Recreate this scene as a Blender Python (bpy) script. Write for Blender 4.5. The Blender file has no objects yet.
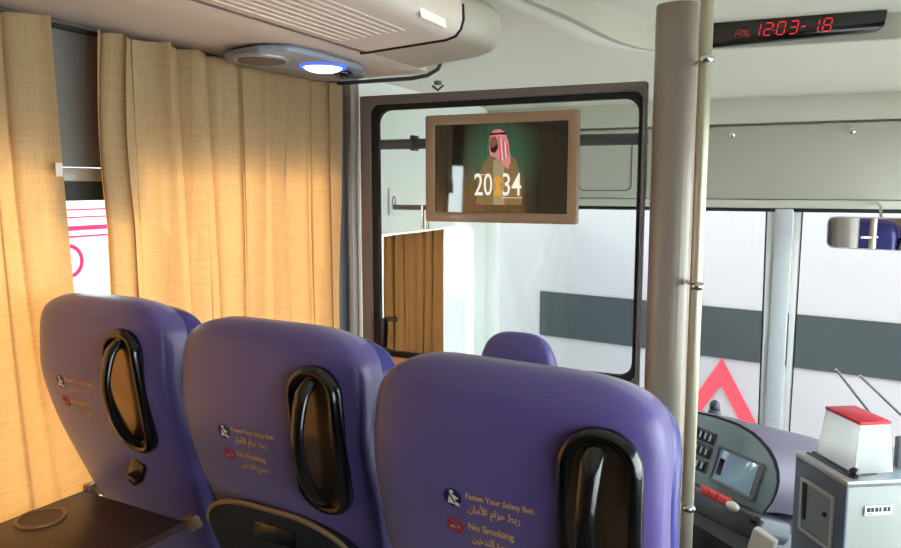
import bpy, bmesh, math, random
from mathutils import Vector, Matrix, Euler
random.seed(7)
R = math.radians
SC = bpy.context.scene
COL = SC.collection

# ------------------------------------------------------------------ camera
cam_d = bpy.data.cameras.new('camera')
cam = bpy.data.objects.new('camera', cam_d); COL.objects.link(cam)
cam.location = (0, 0, 1.42)
cam.rotation_euler = (R(90 - 6.8), 0, R(25))
cam_d.sensor_width = 36.0
cam_d.lens = 740.0 / 901.0 * 36.0
cam_d.clip_start = 0.02
SC.camera = cam

# ------------------------------------------------------------------ world, sun, exposure
W = bpy.data.worlds.new('sky'); SC.world = W; W.use_nodes = True
bg = W.node_tree.nodes['Background']
bg.inputs[0].default_value = (0.90, 0.94, 1.0, 1)
bg.inputs[1].default_value = 8.5
sd = bpy.data.lights.new('sun', 'SUN'); sd.energy = 3.6; sd.angle = R(6.0); sd.color = (1.0, 0.93, 0.82)
sun = bpy.data.objects.new('sun', sd); COL.objects.link(sun)
sun_dir = Vector((1.0, 0.30, -0.62))          # the way the light travels: from the left and slightly behind
sun.rotation_euler = sun_dir.to_track_quat('-Z', 'Y').to_euler()
SC.view_settings.view_transform = 'Standard'
SC.view_settings.look = 'None'
SC.view_settings.gamma = 1.0
SC.view_settings.use_curve_mapping = False
SC.view_settings.exposure = 0.22
SC.cycles.max_bounces = 14
SC.cycles.diffuse_bounces = 8
SC.cycles.transparent_max_bounces = 16
SC.cycles.use_denoising = True
SC.cycles.sample_clamp_indirect = 8.0

# ------------------------------------------------------------------ materials
def lin(c):
    r = []
    for v in c:
        v /= 255.0
        r.append(v / 12.92 if v <= 0.04045 else ((v + 0.055) / 1.055) ** 2.4)
    return (*r, 1.0)

def pm(name, rgb, rough=0.5, metal=0.0, noise=0.0, scale=30.0, bump=0.0, bscale=200.0, coat=0.0, emit=0.0, stretch=(1, 1, 1), spec=0.5, sheen=0.0):
    m = bpy.data.materials.new(name); m.use_nodes = True
    nt = m.node_tree; b = nt.nodes['Principled BSDF']
    c = lin(rgb)
    b.inputs['Base Color'].default_value = c
    b.inputs['Roughness'].default_value = rough
    b.inputs['Metallic'].default_value = metal
    b.inputs['Coat Weight'].default_value = coat
    b.inputs['Specular IOR Level'].default_value = spec
    b.inputs['Sheen Weight'].default_value = sheen
    if emit:
        b.inputs['Emission Color'].default_value = c; b.inputs['Emission Strength'].default_value = emit
    tc = nt.nodes.new('ShaderNodeTexCoord')
    mp = nt.nodes.new('ShaderNodeMapping'); mp.inputs['Scale'].default_value = stretch
    nt.links.new(tc.outputs['Object'], mp.inputs['Vector'])
    if noise:
        n = nt.nodes.new('ShaderNodeTexNoise'); n.inputs['Scale'].default_value = scale; n.inputs['Detail'].default_value = 4
        nt.links.new(mp.outputs[0], n.inputs['Vector'])
        r = nt.nodes.new('ShaderNodeMapRange')
        r.inputs['To Min'].default_value = 1 - noise; r.inputs['To Max'].default_value = 1 + noise
        nt.links.new(n.outputs['Fac'], r.inputs['Value'])
        mx = nt.nodes.new('ShaderNodeVectorMath'); mx.operation = 'SCALE'
        mx.inputs[0].default_value = c[:3]
        nt.links.new(r.outputs[0], mx.inputs['Scale'])
        nt.links.new(mx.outputs[0], b.inputs['Base Color'])
    if bump:
        n2 = nt.nodes.new('ShaderNodeTexNoise'); n2.inputs['Scale'].default_value = bscale; n2.inputs['Detail'].default_value = 3
        nt.links.new(mp.outputs[0], n2.inputs['Vector'])
        bp = nt.nodes.new('ShaderNodeBump'); bp.inputs['Strength'].default_value = bump; bp.inputs['Distance'].default_value = 0.002
        nt.links.new(n2.outputs['Fac'], bp.inputs['Height']); nt.links.new(bp.outputs[0], b.inputs['Normal'])
    return m

def curtain_mat(name, dif, tra, mix=0.5):
    m = bpy.data.materials.new(name); m.use_nodes = True
    nt = m.node_tree; nt.nodes.clear(); N = nt.nodes.new; L = nt.links.new
    out = N('ShaderNodeOutputMaterial')
    tc = N('ShaderNodeTexCoord')
    mp = N('ShaderNodeMapping'); mp.inputs['Scale'].default_value = (6, 6, 130); L(tc.outputs['Object'], mp.inputs['Vector'])
    n = N('ShaderNodeTexNoise'); n.inputs['Scale'].default_value = 2.0; n.inputs['Detail'].default_value = 5; L(mp.outputs[0], n.inputs['Vector'])
    mp2 = N('ShaderNodeMapping'); mp2.inputs['Scale'].default_value = (150, 150, 8); L(tc.outputs['Object'], mp2.inputs['Vector'])
    n3 = N('ShaderNodeTexNoise'); n3.inputs['Scale'].default_value = 3.0; L(mp2.outputs[0], n3.inputs['Vector'])
    ad = N('ShaderNodeMath'); ad.operation = 'ADD'; L(n.outputs['Fac'], ad.inputs[0]); L(n3.outputs['Fac'], ad.inputs[1])
    rg = N('ShaderNodeMapRange'); rg.inputs['From Min'].default_value = 0.6; rg.inputs['From Max'].default_value = 1.4
    rg.inputs['To Min'].default_value = 0.86; rg.inputs['To Max'].default_value = 1.12; L(ad.outputs[0], rg.inputs['Value'])
    bp = N('ShaderNodeBump'); bp.inputs['Strength'].default_value = 0.35; bp.inputs['Distance'].default_value = 0.002
    L(ad.outputs[0], bp.inputs['Height'])
    sh = []
    for kind, c in (('ShaderNodeBsdfDiffuse', dif), ('ShaderNodeBsdfTranslucent', tra)):
        v = N('ShaderNodeVectorMath'); v.operation = 'SCALE'; v.inputs[0].default_value = lin(c)[:3]
        L(rg.outputs[0], v.inputs['Scale'])
        s = N(kind); L(v.outputs[0], s.inputs['Color']); L(bp.outputs[0], s.inputs['Normal']); sh.append(s)
    mx = N('ShaderNodeMixShader'); mx.inputs[0].default_value = mix
    L(sh[0].outputs[0], mx.inputs[1]); L(sh[1].outputs[0], mx.inputs[2]); L(mx.outputs[0], out.inputs[0])
    return m

def glass_mat(name, tint=(0.95, 0.98, 0.97), gloss=1.0):
    m = bpy.data.materials.new(name); m.use_nodes = True
    nt = m.node_tree; nt.nodes.clear(); N = nt.nodes.new; L = nt.links.new
    out = N('ShaderNodeOutputMaterial'); t = N('ShaderNodeBsdfTransparent'); t.inputs[0].default_value = (*tint, 1)
    g = N('ShaderNodeBsdfGlossy'); g.inputs['Roughness'].default_value = 0.01
    lw = N('ShaderNodeFresnel'); lw.inputs[0].default_value = 1.33
    mu = N('ShaderNodeMath'); mu.operation = 'MULTIPLY'; mu.inputs[1].default_value = gloss; L(lw.outputs[0], mu.inputs[0])
    mx = N('ShaderNodeMixShader'); L(mu.outputs[0], mx.inputs[0]); L(t.outputs[0], mx.inputs[1]); L(g.outputs[0], mx.inputs[2])
    L(mx.outputs[0], out.inputs[0])
    return m

def frost_mat(name):
    m = bpy.data.materials.new(name); m.use_nodes = True
    nt = m.node_tree; nt.nodes.clear(); N = nt.nodes.new; L = nt.links.new
    out = N('ShaderNodeOutputMaterial'); t = N('ShaderNodeBsdfTransparent'); t.inputs[0].default_value = (.97, .98, .98, 1)
    d = N('ShaderNodeBsdfTranslucent'); d.inputs[0].default_value = (.9, .92, .9, 1)
    g = N('ShaderNodeBsdfDiffuse'); g.inputs[0].default_value = (.85, .87, .85, 1)
    a = N('ShaderNodeMixShader'); L(d.outputs[0], a.inputs[1]); L(g.outputs[0], a.inputs[2])
    mx = N('ShaderNodeMixShader'); mx.inputs[0].default_value = .4; L(t.outputs[0], mx.inputs[1]); L(a.outputs[0], mx.inputs[2])
    L(mx.outputs[0], out.inputs[0]); return m

M = dict(
    leather=pm('purple_leather', (90, 74, 138), 0.38, sheen=0.25, noise=0.06, scale=14, bump=0.18, bscale=420, coat=0.08),
    leather_side=pm('purple_leather_blue_daylight', (56, 56, 126), 0.27, noise=0.06, scale=14, bump=0.15, bscale=420, coat=0.15),  # same leather as above, with the blue daylight on the sides put into the colour
    black=pm('black_gloss_plastic', (14, 13, 14), 0.22, coat=0.5),
    recess=pm('dark_mirror_plastic', (120, 98, 78), 0.22, coat=0.5, metal=0.85),
    black_matt=pm('black_rubber', (12, 12, 14), 0.6),
    tray=pm('brown_tray_plastic', (64, 47, 40), 0.42, noise=0.06, scale=30, bump=0.1),
    tray_rim=pm('tan_tray_edge', (138, 108, 78), 0.4),
    tray_dark=pm('slate_tray_plastic', (34, 36, 44), 0.45, bump=0.1),
    gold=pm('gold_print', (228, 172, 84), 0.5),
    gold_dim=pm('gold_print_bright', (222, 170, 80), 0.5),
    navy=pm('navy_print', (18, 22, 62), 0.5),
    white_print=pm('white_print', (232, 230, 226), 0.5),
    red_print=pm('red_print', (170, 38, 50), 0.5),
    curtain=curtain_mat('golden_curtain_cloth', (204, 174, 132), (188, 128, 68), 0.46),
    curtain_brown=curtain_mat('brown_curtain_cloth', (128, 84, 48), (120, 76, 40), 0.2),
    taupe=pm('taupe_partition_plastic', (108, 98, 95), 0.5, noise=0.04, bump=0.08),
    post=pm('taupe_post_plastic', (146, 134, 122), 0.3, noise=0.03, bump=0.05),
    rail=pm('champagne_tube', (176, 168, 146), 0.3, metal=0.35),
    rack=pm('beige_rack_plastic', (214, 199, 188), 0.5, noise=0.03, scale=6, bump=0.06),
    nose=pm('olive_grey_rack_end', (178, 170, 156), 0.45, noise=0.03, bump=0.05),
    ceiling=pm('ceiling_lining', (222, 219, 206), 0.6, noise=0.02, scale=3, bump=0.05),
    fascia=pm('ceiling_fascia', (190, 187, 172), 0.55, noise=0.02, bump=0.05),
    header=pm('header_panel_plastic', (172, 168, 156), 0.5, noise=0.03, scale=5, bump=0.08),
    white=pm('white_trim_plastic', (226, 226, 220), 0.5, noise=0.02),
    sidewall=pm('grey_side_lining', (96, 92, 88), 0.6, noise=0.05, bump=0.1),
    wood=pm('wood_grain_panel', (206, 140, 92), 0.45, noise=0.22, scale=9, stretch=(1, 1, 14), bump=0.1),
    floor=pm('dark_floor_vinyl', (72, 70, 72), 0.6, noise=0.2, scale=120),
    glass=glass_mat('clear_glass'), glass_side=glass_mat('window_glass', (0.92, 0.97, 0.95), 0.3),
    acrylic=frost_mat('clear_acrylic'),
    bezel=pm('bronze_monitor_bezel', (150, 122, 96), 0.35, coat=0.3, noise=0.04),
    dash=pm('lilac_grey_dash_skin', (82, 76, 92), 0.55, noise=0.05, bump=0.25),
    dash_face=pm('blue_grey_dash_face', (126, 144, 150), 0.45, noise=0.04, bump=0.1),
    dash_dark=pm('charcoal_dash_plastic', (62, 64, 74), 0.5, noise=0.05, bump=0.2),
    dash_mid=pm('grey_dash_trim', (96, 96, 102), 0.5, bump=0.1),
    key=pm('dark_rocker_switch', (44, 52, 58), 0.35, coat=0.3),
    key_mark=pm('pale_switch_mark', (196, 206, 208), 0.4),
    red=pm('red_button', (226, 50, 44), 0.35, coat=0.3),
    cream=pm('cream_knob', (206, 202, 188), 0.4, noise=0.05),
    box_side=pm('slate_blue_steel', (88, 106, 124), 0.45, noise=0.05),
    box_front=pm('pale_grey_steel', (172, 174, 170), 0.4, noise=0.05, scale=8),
    steel=pm('brushed_steel', (186, 192, 196), 0.3, metal=0.6, noise=0.05),
    red_lid=pm('red_lid', (205, 38, 58), 0.45, noise=0.12, scale=60),
    lcd_grey=pm('dash_display', (118, 146, 162), 0.12, coat=1.0, emit=0.25),
    lcd_blue=pm('blue_display', (120, 180, 215), 0.15, emit=0.5),
    led=pm('red_led', (220, 24, 44), 0.4, emit=0.9),
    led_off=pm('dim_red_led', (150, 20, 34), 0.4, emit=0.9),
    console=pm('blue_grey_console', (142, 148, 160), 0.4, coat=0.2),
    mesh=pm('speaker_cloth', (118, 98, 88), 0.8, noise=0.25, scale=400, bump=0.4, bscale=800),
    lamp=pm('white_lamp_lens', (235, 244, 255), 0.3, emit=3.0),
    blue_glow=pm('blue_glow_ring', (40, 70, 255), 0.3, emit=2.5),
    patch=pm('white_lamp_grid', (238, 234, 220), 0.4, noise=0.1, scale=120, bump=0.5, bscale=160, emit=0.25),
    chrome=pm('chrome', (215, 215, 212), 0.12, metal=1.0),
    mirror=pm('mirror_glass', (235, 235, 240), 0.01, metal=1.0),
    alu=pm('windshield_pillar_grey', (186, 190, 192), 0.45, noise=0.04),
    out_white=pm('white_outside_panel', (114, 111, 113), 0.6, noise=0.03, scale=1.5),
    out_band=pm('dark_outside_band', (42, 46, 47), 0.9, spec=0.05, noise=0.05, scale=2),
    parked_white=pm('parked_vehicle_paint', (196, 194, 196), 0.6, noise=0.03, scale=1.5),
    out_red=pm('red_reflective_sheet', (186, 26, 42), 0.5, noise=0.03),
    pink=pm('pink_print', (205, 40, 84), 0.9, spec=0.05),
    ground=pm('pale_concrete', (196, 192, 186), 0.8, noise=0.08, scale=3),
    scr=None,
)

def screen_mat():
    m = bpy.data.materials.new('screen_green_gradient'); m.use_nodes = True
    nt = m.node_tree; b = nt.nodes['Principled BSDF']; N = nt.nodes.new; L = nt.links.new
    tc = N('ShaderNodeTexCoord')
    mp = N('ShaderNodeMapping'); mp.inputs['Location'].default_value = (0.0, 0, -0.2); mp.inputs['Scale'].default_value = (7.0, 1, 6.5)
    L(tc.outputs['Object'], mp.inputs['Vector'])
    g = N('ShaderNodeTexGradient'); g.gradient_type = 'SPHERICAL'; L(mp.outputs[0], g.inputs[0])
    cr = N('ShaderNodeValToRGB'); e = cr.color_ramp.elements
    e[0].position = 0.0; e[0].color = lin((22, 20, 18)); e[1].position = 0.75; e[1].color = lin((30, 96, 72))
    L(g.outputs[0], cr.inputs[0]); L(cr.outputs[0], b.inputs['Emission Color'])
    b.inputs['Emission Strength'].default_value = 0.75
    b.inputs['Base Color'].default_value = lin((10, 10, 10)); b.inputs['Roughness'].default_value = 0.04
    b.inputs['Coat Weight'].default_value = 1.0; b.inputs['Specular IOR Level'].default_value = 1.0
    return m
M['scr'] = screen_mat()
def em(name, rgb, s=0.5): return pm(name, rgb, 0.08, emit=s, coat=1.0)
M['s_white'] = em('screen_white', (215, 215, 205), 0.6)
M['s_robe'] = em('screen_robe', (110, 92, 60), 0.45)
M['s_robe2'] = em('screen_gown', (150, 136, 106), 0.4)
M['s_cloth'] = em('screen_headcloth', (196, 120, 124), 0.5)
M['s_skin'] = em('screen_skin', (120, 76, 56), 0.5)
M['s_fold'] = em('screen_fold', (140, 60, 66), 0.5)
M['s_dark'] = em('screen_dark', (20, 16, 14), 0.3)
M['s_gold'] = em('screen_gold', (190, 140, 50), 0.6)

# ------------------------------------------------------------------ mesh helpers
class MB:
    def __init__(s): s.bm = bmesh.new()
    def _add(s, verts, faces, mtx=None):
        vs = [s.bm.verts.new((mtx @ Vector(v)) if mtx else v) for v in verts]
        for f in faces:
            try: s.bm.faces.new([vs[i] for i in f])
            except ValueError: pass
        return vs
    def box(s, x0, x1, y0, y1, z0, z1, mtx=None):
        v = [(x0, y0, z0), (x1, y0, z0), (x1, y1, z0), (x0, y1, z0), (x0, y0, z1), (x1, y0, z1), (x1, y1, z1), (x0, y1, z1)]
        s._add(v, [(0, 3, 2, 1), (4, 5, 6, 7), (0, 1, 5, 4), (1, 2, 6, 5), (2, 3, 7, 6), (3, 0, 4, 7)], mtx); return s
    def prism(s, poly, off, mtx=None):
        """poly: 3-D points of one flat face, off: vector to the other face"""
        n = len(poly); off = Vector(off)
        a = [Vector(p) for p in poly]; v = a + [p + off for p in a]
        f = [tuple(range(n))[::-1], tuple(range(n, 2 * n))] + [(i, (i + 1) % n, n + (i + 1) % n, n + i) for i in range(n)]
        s._add(v, f, mtx); return s
    def loft(s, rings, cap=True, closed=False, mtx=None):
        n = len(rings[0]); v = [p for r in rings for p in r]; f = []
        m = len(rings)
        for j in range(m if closed else m - 1):
            k = (j + 1) % m
            for i in range(n):
                f.append((j * n + i, j * n + (i + 1) % n, k * n + (i + 1) % n, k * n + i))
        if cap and not closed:
            f.append(tuple(range(n))[::-1]); f.append(tuple(range((m - 1) * n, m * n)))
        s._add(v, f, mtx); return s
    def tube(s, pts, r, seg=12, closed=False, mtx=None, flat=1.0, nref=None):
        pts = [Vector(p) for p in pts]; rings = []; n = len(pts); prev = None
        for i, p in enumerate(pts):
            a = pts[(i - 1) % n] if (closed or i > 0) else p
            b = pts[(i + 1) % n] if (closed or i < n - 1) else p
            t = (b - a).normalized()
            if nref is not None: u = Vector(nref)
            else:
                u = prev if prev is not None else (Vector((0, 0, 1)) if abs(t.z) < 0.9 else Vector((1, 0, 0)))
            u = (u - t * u.dot(t)).normalized(); prev = u; w = t.cross(u)
            rr = r[i] if isinstance(r, (list, tuple)) else r
            rings.append([p + u * (rr * flat * math.cos(2 * math.pi * k / seg)) + w * (rr * math.sin(2 * math.pi * k / seg)) for k in range(seg)])
        return s.loft(rings, True, closed, mtx)
    def cyl(s, c, axis, r, h, seg=24, mtx=None):
        c = Vector(c); a = Vector(axis).normalized()
        return s.tube([c - a * h / 2, c + a * h / 2], r, seg, mtx=mtx)
    def ell(s, c, rx, ry, rz, mtx=None, nu=20, nv=12):
        rings = []
        for j in range(nv + 1):
            t = -math.pi / 2 + math.pi * j / nv; ct = max(math.cos(t), 0.01)
            rings.append([(c[0] + rx * ct * math.cos(2 * math.pi * i / nu), c[1] + ry * ct * math.sin(2 * math.pi * i / nu), c[2] + rz * math.sin(t)) for i in range(nu)])
        return s.loft(rings, True, mtx=mtx)
    def build(s, name, mat, parent=None, bevel=0.0, smooth=35, segs=2):
        bmesh.ops.recalc_face_normals(s.bm, faces=s.bm.faces)
        if bevel:
            es = [e for e in s.bm.edges if len(e.link_faces) == 2 and e.calc_face_angle(0) > R(30)]
            bmesh.ops.bevel(s.bm, geom=es, offset=bevel, segments=segs, profile=0.5, affect='EDGES', clamp_overlap=True)
        me = bpy.data.meshes.new(name); s.bm.to_mesh(me); s.bm.free()
        for p in me.polygons: p.use_smooth = True
        me.set_sharp_from_angle(angle=R(smooth))
        me.materials.append(M[mat] if isinstance(mat, str) else mat)
        o = bpy.data.objects.new(name, me); COL.objects.link(o)
        if parent: o.parent = parent
        return o

def thing(name, label, cat, loc=(0, 0, 0), rz=0.0, group=None):
    o = bpy.data.objects.new(name, None); COL.objects.link(o); o.empty_display_size = 0.05
    o.location = loc; o.rotation_euler = (0, 0, rz); tag(o, label, cat, group); return o
def tag(o, label, cat, group=None):
    o['label'] = label; o['category'] = cat
    if group: o['group'] = group
    return o
def struct(o): o['kind'] = 'structure'; return o
def rrect(w, h, r, n=6):
    """rounded rectangle outline (x,z), centred"""
    pts = []
    for cx, cz, a0 in ((w / 2 - r, h / 2 - r, 0), (-w / 2 + r, h / 2 - r, 90), (-w / 2 + r, -h / 2 + r, 180), (w / 2 - r, -h / 2 + r, 270)):
        for k in range(n + 1):
            a = R(a0 + 90 * k / n); pts.append((cx + r * math.cos(a), cz + r * math.sin(a)))
    return pts
def frame_ring(mb, outer, inner, y0, y1, mtx=None):
    """a flat frame between two outlines (x,z) of equal count, from depth y0 to y1"""
    rings = [[(x, y0, z) for x, z in outer], [(x, y0, z) for x, z in inner], [(x, y1, z) for x, z in inner], [(x, y1, z) for x, z in outer]]
    return mb.loft(rings, cap=False, closed=True, mtx=mtx)
def shift(pts, dx, dz): return [(x + dx, z + dz) for x, z in pts]

def text_mesh(body, size, extrude=0.0004, align='LEFT', shear=0.0, bold=0.0):
    c = bpy.data.curves.new('text', 'FONT'); c.body = body; c.size = size; c.extrude = extrude; c.align_x = align
    c.shear = shear; c.offset = bold; c.resolution_u = 3
    o = bpy.data.objects.new('text_tmp', c); COL.objects.link(o)
    bpy.context.view_layer.update()
    me = bpy.data.meshes.new_from_object(o.evaluated_get(bpy.context.evaluated_depsgraph_get()))
    bpy.data.objects.remove(o); bpy.data.curves.remove(c)
    return me
def text_obj(name, body, size, mat, fn, parent=None, width=None, **k):
    """fn maps text-plane (x, y, depth) to a point; width rescales the line to that length"""
    me = text_mesh(body, size, **k)
    xs = [v.co.x for v in me.vertices]; x0, x1 = min(xs), max(xs)
    s = width / (x1 - x0) if width else 1.0
    for v in me.vertices: v.co = fn((v.co.x - (x0 if width else 0)) * s, v.co.y, v.co.z)
    me.name = name; me.materials.clear(); me.materials.append(M[mat])
    o = bpy.data.objects.new(name, me); COL.objects.link(o)
    if parent: o.parent = parent
    return o

# Arabic letters in their joined forms, laid right to left
AR = {'ا': ('\uFE8D', '\uFE8E'), 'أ': ('\uFE83', '\uFE84'), 'ر': ('\uFEAD', '\uFEAE'), 'ز': ('\uFEAF', '\uFEB0'), 'د': ('\uFEA9', '\uFEAA'), 'و': ('\uFEED', '\uFEEE'),
      'ب': '\uFE8F\uFE90\uFE91\uFE92', 'ت': '\uFE95\uFE96\uFE97\uFE98', 'ح': '\uFEA1\uFEA2\uFEA3\uFEA4', 'خ': '\uFEA5\uFEA6\uFEA7\uFEA8',
      'ط': '\uFEC1\uFEC2\uFEC3\uFEC4', 'ع': '\uFEC9\uFECA\uFECB\uFECC', 'ل': '\uFEDD\uFEDE\uFEDF\uFEE0', 'م': '\uFEE1\uFEE2\uFEE3\uFEE4',
      'ن': '\uFEE5\uFEE6\uFEE7\uFEE8', 'ي': '\uFEF1\uFEF2\uFEF3\uFEF4', 'ﻷ': ('\uFEF7', '\uFEF8')}
def arabic(s):
    s = s.replace('لأ', 'ﻷ'); out = []
    for i, ch in enumerate(s):
        if ch == ' ': out.append(' '); continue
        f = AR[ch]
        pj = i > 0 and s[i - 1] in AR and len(AR[s[i - 1]]) == 4
        nj = len(f) == 4 and i + 1 < len(s) and s[i + 1] in AR
        out.append(f[3 if pj and nj else 2 if nj else 1 if pj else 0])
    return ''.join(out[::-1])

# ================================================================== THE SETTING
XL, XR = -1.54, 0.95
b = MB(); b.box(XL, XR, -2.0, 2.36, -0.06, 0.0); struct(b.build('floor', 'floor'))
b = MB(); b.box(XL, XR, 2.36, 4.6, -0.42, -0.36); b.box(XL, XR, 2.36, 2.38, -0.36, -0.06); struct(b.build('floor_driver', 'floor'))
b = MB(); b.box(XL, XR, -2.06, -2.0, -0.06, 2.06); struct(b.build('wall_back', 'sidewall'))
# left wall: lower lining, window opening, frieze; opening height and solid rear stretch shaped for curtain glow
b = MB(); t0, t1 = XL - 0.05, XL
b.box(t0, t1, -2, 2.36, 0, 0.60); b.box(t0, t1, -2, 2.36, 1.52, 2.0); b.box(t0, t1, 2.25, 2.36, 0.60, 1.52); b.box(t0, t1, -2, 0.15, 0.60, 1.52); b.box(t0, t1, 1.10, 1.36, 1.465, 1.52)
struct(b.build('wall_left', 'sidewall'))
b = MB(); b.box(XL - 0.03, XL - 0.024, 0.15, 2.25, 0.60, 1.52); struct(b.build('window_1', 'glass_side'))
b = MB(); b.box(XL - 0.04, XL + 0.004, 1.10, 1.36, 1.385, 1.43); struct(b.build('trim_1', 'black_matt'))
b = MB(); b.box(XL - .04, XL + 0.004, 1.10, 1.36, 1.43, 1.462); struct(b.build('trim_2', 'post', bevel=0.003))
# driver's side wall, with a rounded window
b = MB()
hole = shift(rrect(1.03, 0.72, 0.05), 2.915, 0.87)
out_ = shift(rrect(1.24, 2.30, 0.002), 2.98, 0.79)
frame_ring(b, out_, hole, 0, 0.04, Matrix(((0, 1, 0, XL + 0.03), (1, 0, 0, 0), (0, 0, 1, 0), (0, 0, 0, 1))))
struct(b.build('wall_driver_side', 'white'))
b = MB(); b.box(XL + 0.045, XL + 0.05, 2.37, 3.46, 0.48, 1.26); struct(b.build('window_2', 'glass_side'))
# right wall with a long window and the glazed entrance; unseen rear window sized for light on the seats
b = MB(); t0, t1 = XR, XR + 0.05
b.box(t0, t1, -2, 1.9, 0, 0.62); b.box(t0, t1, -2, 3.6, 1.62, 2.0)
for y0, y1 in ((-2, -0.6), (-0.1, 0.0), (1.8, 1.95), (3.45, 3.62)): b.box(t0, t1, y0, y1, 0, 1.62)
b.box(t0, t1, 1.95, 3.45, -0.4, 0.05)
struct(b.build('wall_right', 'sidewall'))
for i, (y0, y1, z0, z1) in enumerate(((-0.6, -0.1, 0.62, 1.62), (0.0, 1.8, 0.62, 1.62), (1.95, 3.45, 0.05, 1.62))):
    b = MB(); b.box(XR + 0.02, XR + 0.026, y0, y1, z0, z1); struct(b.build('window_%d' % (3 + i), 'glass_side'))
# ceiling: high middle, curved fascia, lower lining in front and along the left
b = MB(); b.box(XL - 0.05, XR + 0.05, -2.06, 3.75, 2.0, 2.05); struct(b.build('ceiling', 'ceiling'))
Cc = [(-.70, -2), (-.695, 0), (-.69, 1.5), (-.684, 1.976), (-.650, 2.15), (-.630, 2.33), (-.615, 2.489), (-.588, 2.66), (-.55, 2.78), (-.50, 2.86), (-.42, 2.905), (-.313, 2.93), (.237, 2.979), (.95, 3.03)]
Oo = [(XL, -2), (XL, 0), (XL, 1.5), (XL, 2.1), (XL, 2.6), (XL, 3.1), (XL, 3.62), (-1.25, 3.62), (-1.0, 3.62), (-.8, 3.62), (-.6, 3.62), (-.4, 3.62), (.237, 3.62), (.95, 3.62)]
b = MB(); v = []; ns = 10
for (cx, cy), (ox, oy) in zip(Cc, Oo):
    for k in range(ns + 1):
        t = k / ns; z = 1.92 - 0.12 * (t ** 1.6)
        v.append((cx + (ox - cx) * t, cy + (oy - cy) * t, z))
f = []
for j in range(len(Cc) - 1):
    for k in range(ns): a = j * (ns + 1) + k; f.append((a, a + 1, a + ns + 2, a + ns + 1))
b._add(v, f); o = struct(b.build('ceiling_front_lining', 'ceiling', smooth=60))
sm = o.modifiers.new('s', 'SOLIDIFY'); sm.thickness = 0.008; sm.offset = 1
b = MB(); b.tube([(x, y, 1.96) for x, y in Cc], 0.042, 4, nref=(0, 0, 1)); b.bm.free(); b.bm = bmesh.new()
rings = []
for i, (x, y) in enumerate(Cc):
    a = Vector(Cc[max(0, i - 1)]); c = Vector(Cc[min(len(Cc) - 1, i + 1)]); d = (c - a).normalized(); n = Vector((-d.y, d.x)) * 0.012
    rings.append([(x - n.x, y - n.y, 1.914), (x - n.x, y - n.y, 2.003), (x + n.x, y + n.y, 2.003), (x + n.x, y + n.y, 1.914)])
b.loft(rings); struct(b.build('trim_3', 'fascia', smooth=40))
# front header over the windshield
b = MB(); b.box(XL, XR, 3.60, 3.66, 1.695, 1.82); b.box(XL, XR, 3.64, 3.68, 1.31, 1.84); struct(b.build('wall_front', 'fascia', bevel=0.006))
hd = thing('header_flap', 'pale grey hinged panel above the windshield with two small round knobs', 'panel', (0, 3.59, 1.36)); hd['kind'] = 'structure'
b = MB(); b.box(XL + 0.02, -0.66, 0.0, 0.04, 0.0, 0.325); b.box(-0.652, XR - 0.02, 0.0, 0.04, 0.0, 0.325); b.build('flap_panel', 'header', hd, bevel=0.006)
b = MB()
for (x, z) in ((-0.276, 0.285), (0.195, 0.287)):
    b2 = MB(); b2.cyl((x, -0.012, z), (0, 1, 0), 0.006, 0.03, 12); b2.ell((x, -0.03, z), 0.014, 0.010, 0.014); b2.build('knob', 'chrome', hd)
b.bm.free()
b = MB(); o1 = shift(rrect(0.26, 0.25, 0.03), -0.85, 0.16); i1 = shift(rrect(0.25, 0.24, 0.027), -0.85, 0.16); frame_ring(b, o1, i1, -0.003, 0.0); b.build('seam', 'sidewall', hd)
b = MB(); b.box(XL, XR, 3.585, 3.66, 1.322, 1.358); struct(b.build('trim_4', 'fascia', bevel=0.004))
b = MB(); b.box(XL, XR, 3.60, 3.63, 1.305, 1.322); struct(b.build('trim_5', 'black_matt'))
# lower nose of the bus, windshield and its middle pillar (raked outwards)
def wy(z): return 3.62 + (1.32 - z) * 0.28
b = MB(); b.box(XL, XR, 4.02, 4.1, -0.42, 0.02); struct(b.build('wall_front_lower', 'dash_dark'))
for i, (x0, x1) in enumerate(((XL + .05, -0.09), (-0.02, XR - .05))):
    b = MB(); b.prism([(x0, wy(1.31), 1.31), (x1, wy(1.31), 1.31), (x1, wy(0.0), 0.0), (x0, wy(0.0), 0.0)], (0, 0.006, 0)); struct(b.build('window_%d' % (6 + i), 'glass'))
b = MB(); b.prism([(-.088, wy(1.32) - .03, 1.32), (-.010, wy(1.32) - .03, 1.32), (-.018, wy(0) - .03, 0.0), (-.098, wy(0) - .03, 0.0)], (0, 0.06, 0)); struct(b.build('trim_6', 'alu', bevel=0.01))
for s_, x in ((-1, -0.104), (1, 0.006)):
    b = MB(); b.prism([(x - .014, wy(1.31) - .012, 1.31), (x + .014, wy(1.31) - .012, 1.31), (x + .012, wy(0) - .012, 0.0), (x - .012, wy(0) - .012, 0.0)], (0, 0.02, 0)); struct(b.build('trim_%d' % (7 + (s_ > 0)), 'white', bevel=0.003))
    b = MB(); b.prism([(x + s_ * .018 - .003, wy(1.31) - .014, 1.31), (x + s_ * .018 + .003, wy(1.31) - .014, 1.31), (x + s_ * .016 + .003, wy(0) - .014, 0), (x + s_ * .016 - .003, wy(0) - .014, 0)], (0, .02, 0)); struct(b.build('trim_%d' % (9 + (s_ > 0)), 'black_matt'))
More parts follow.
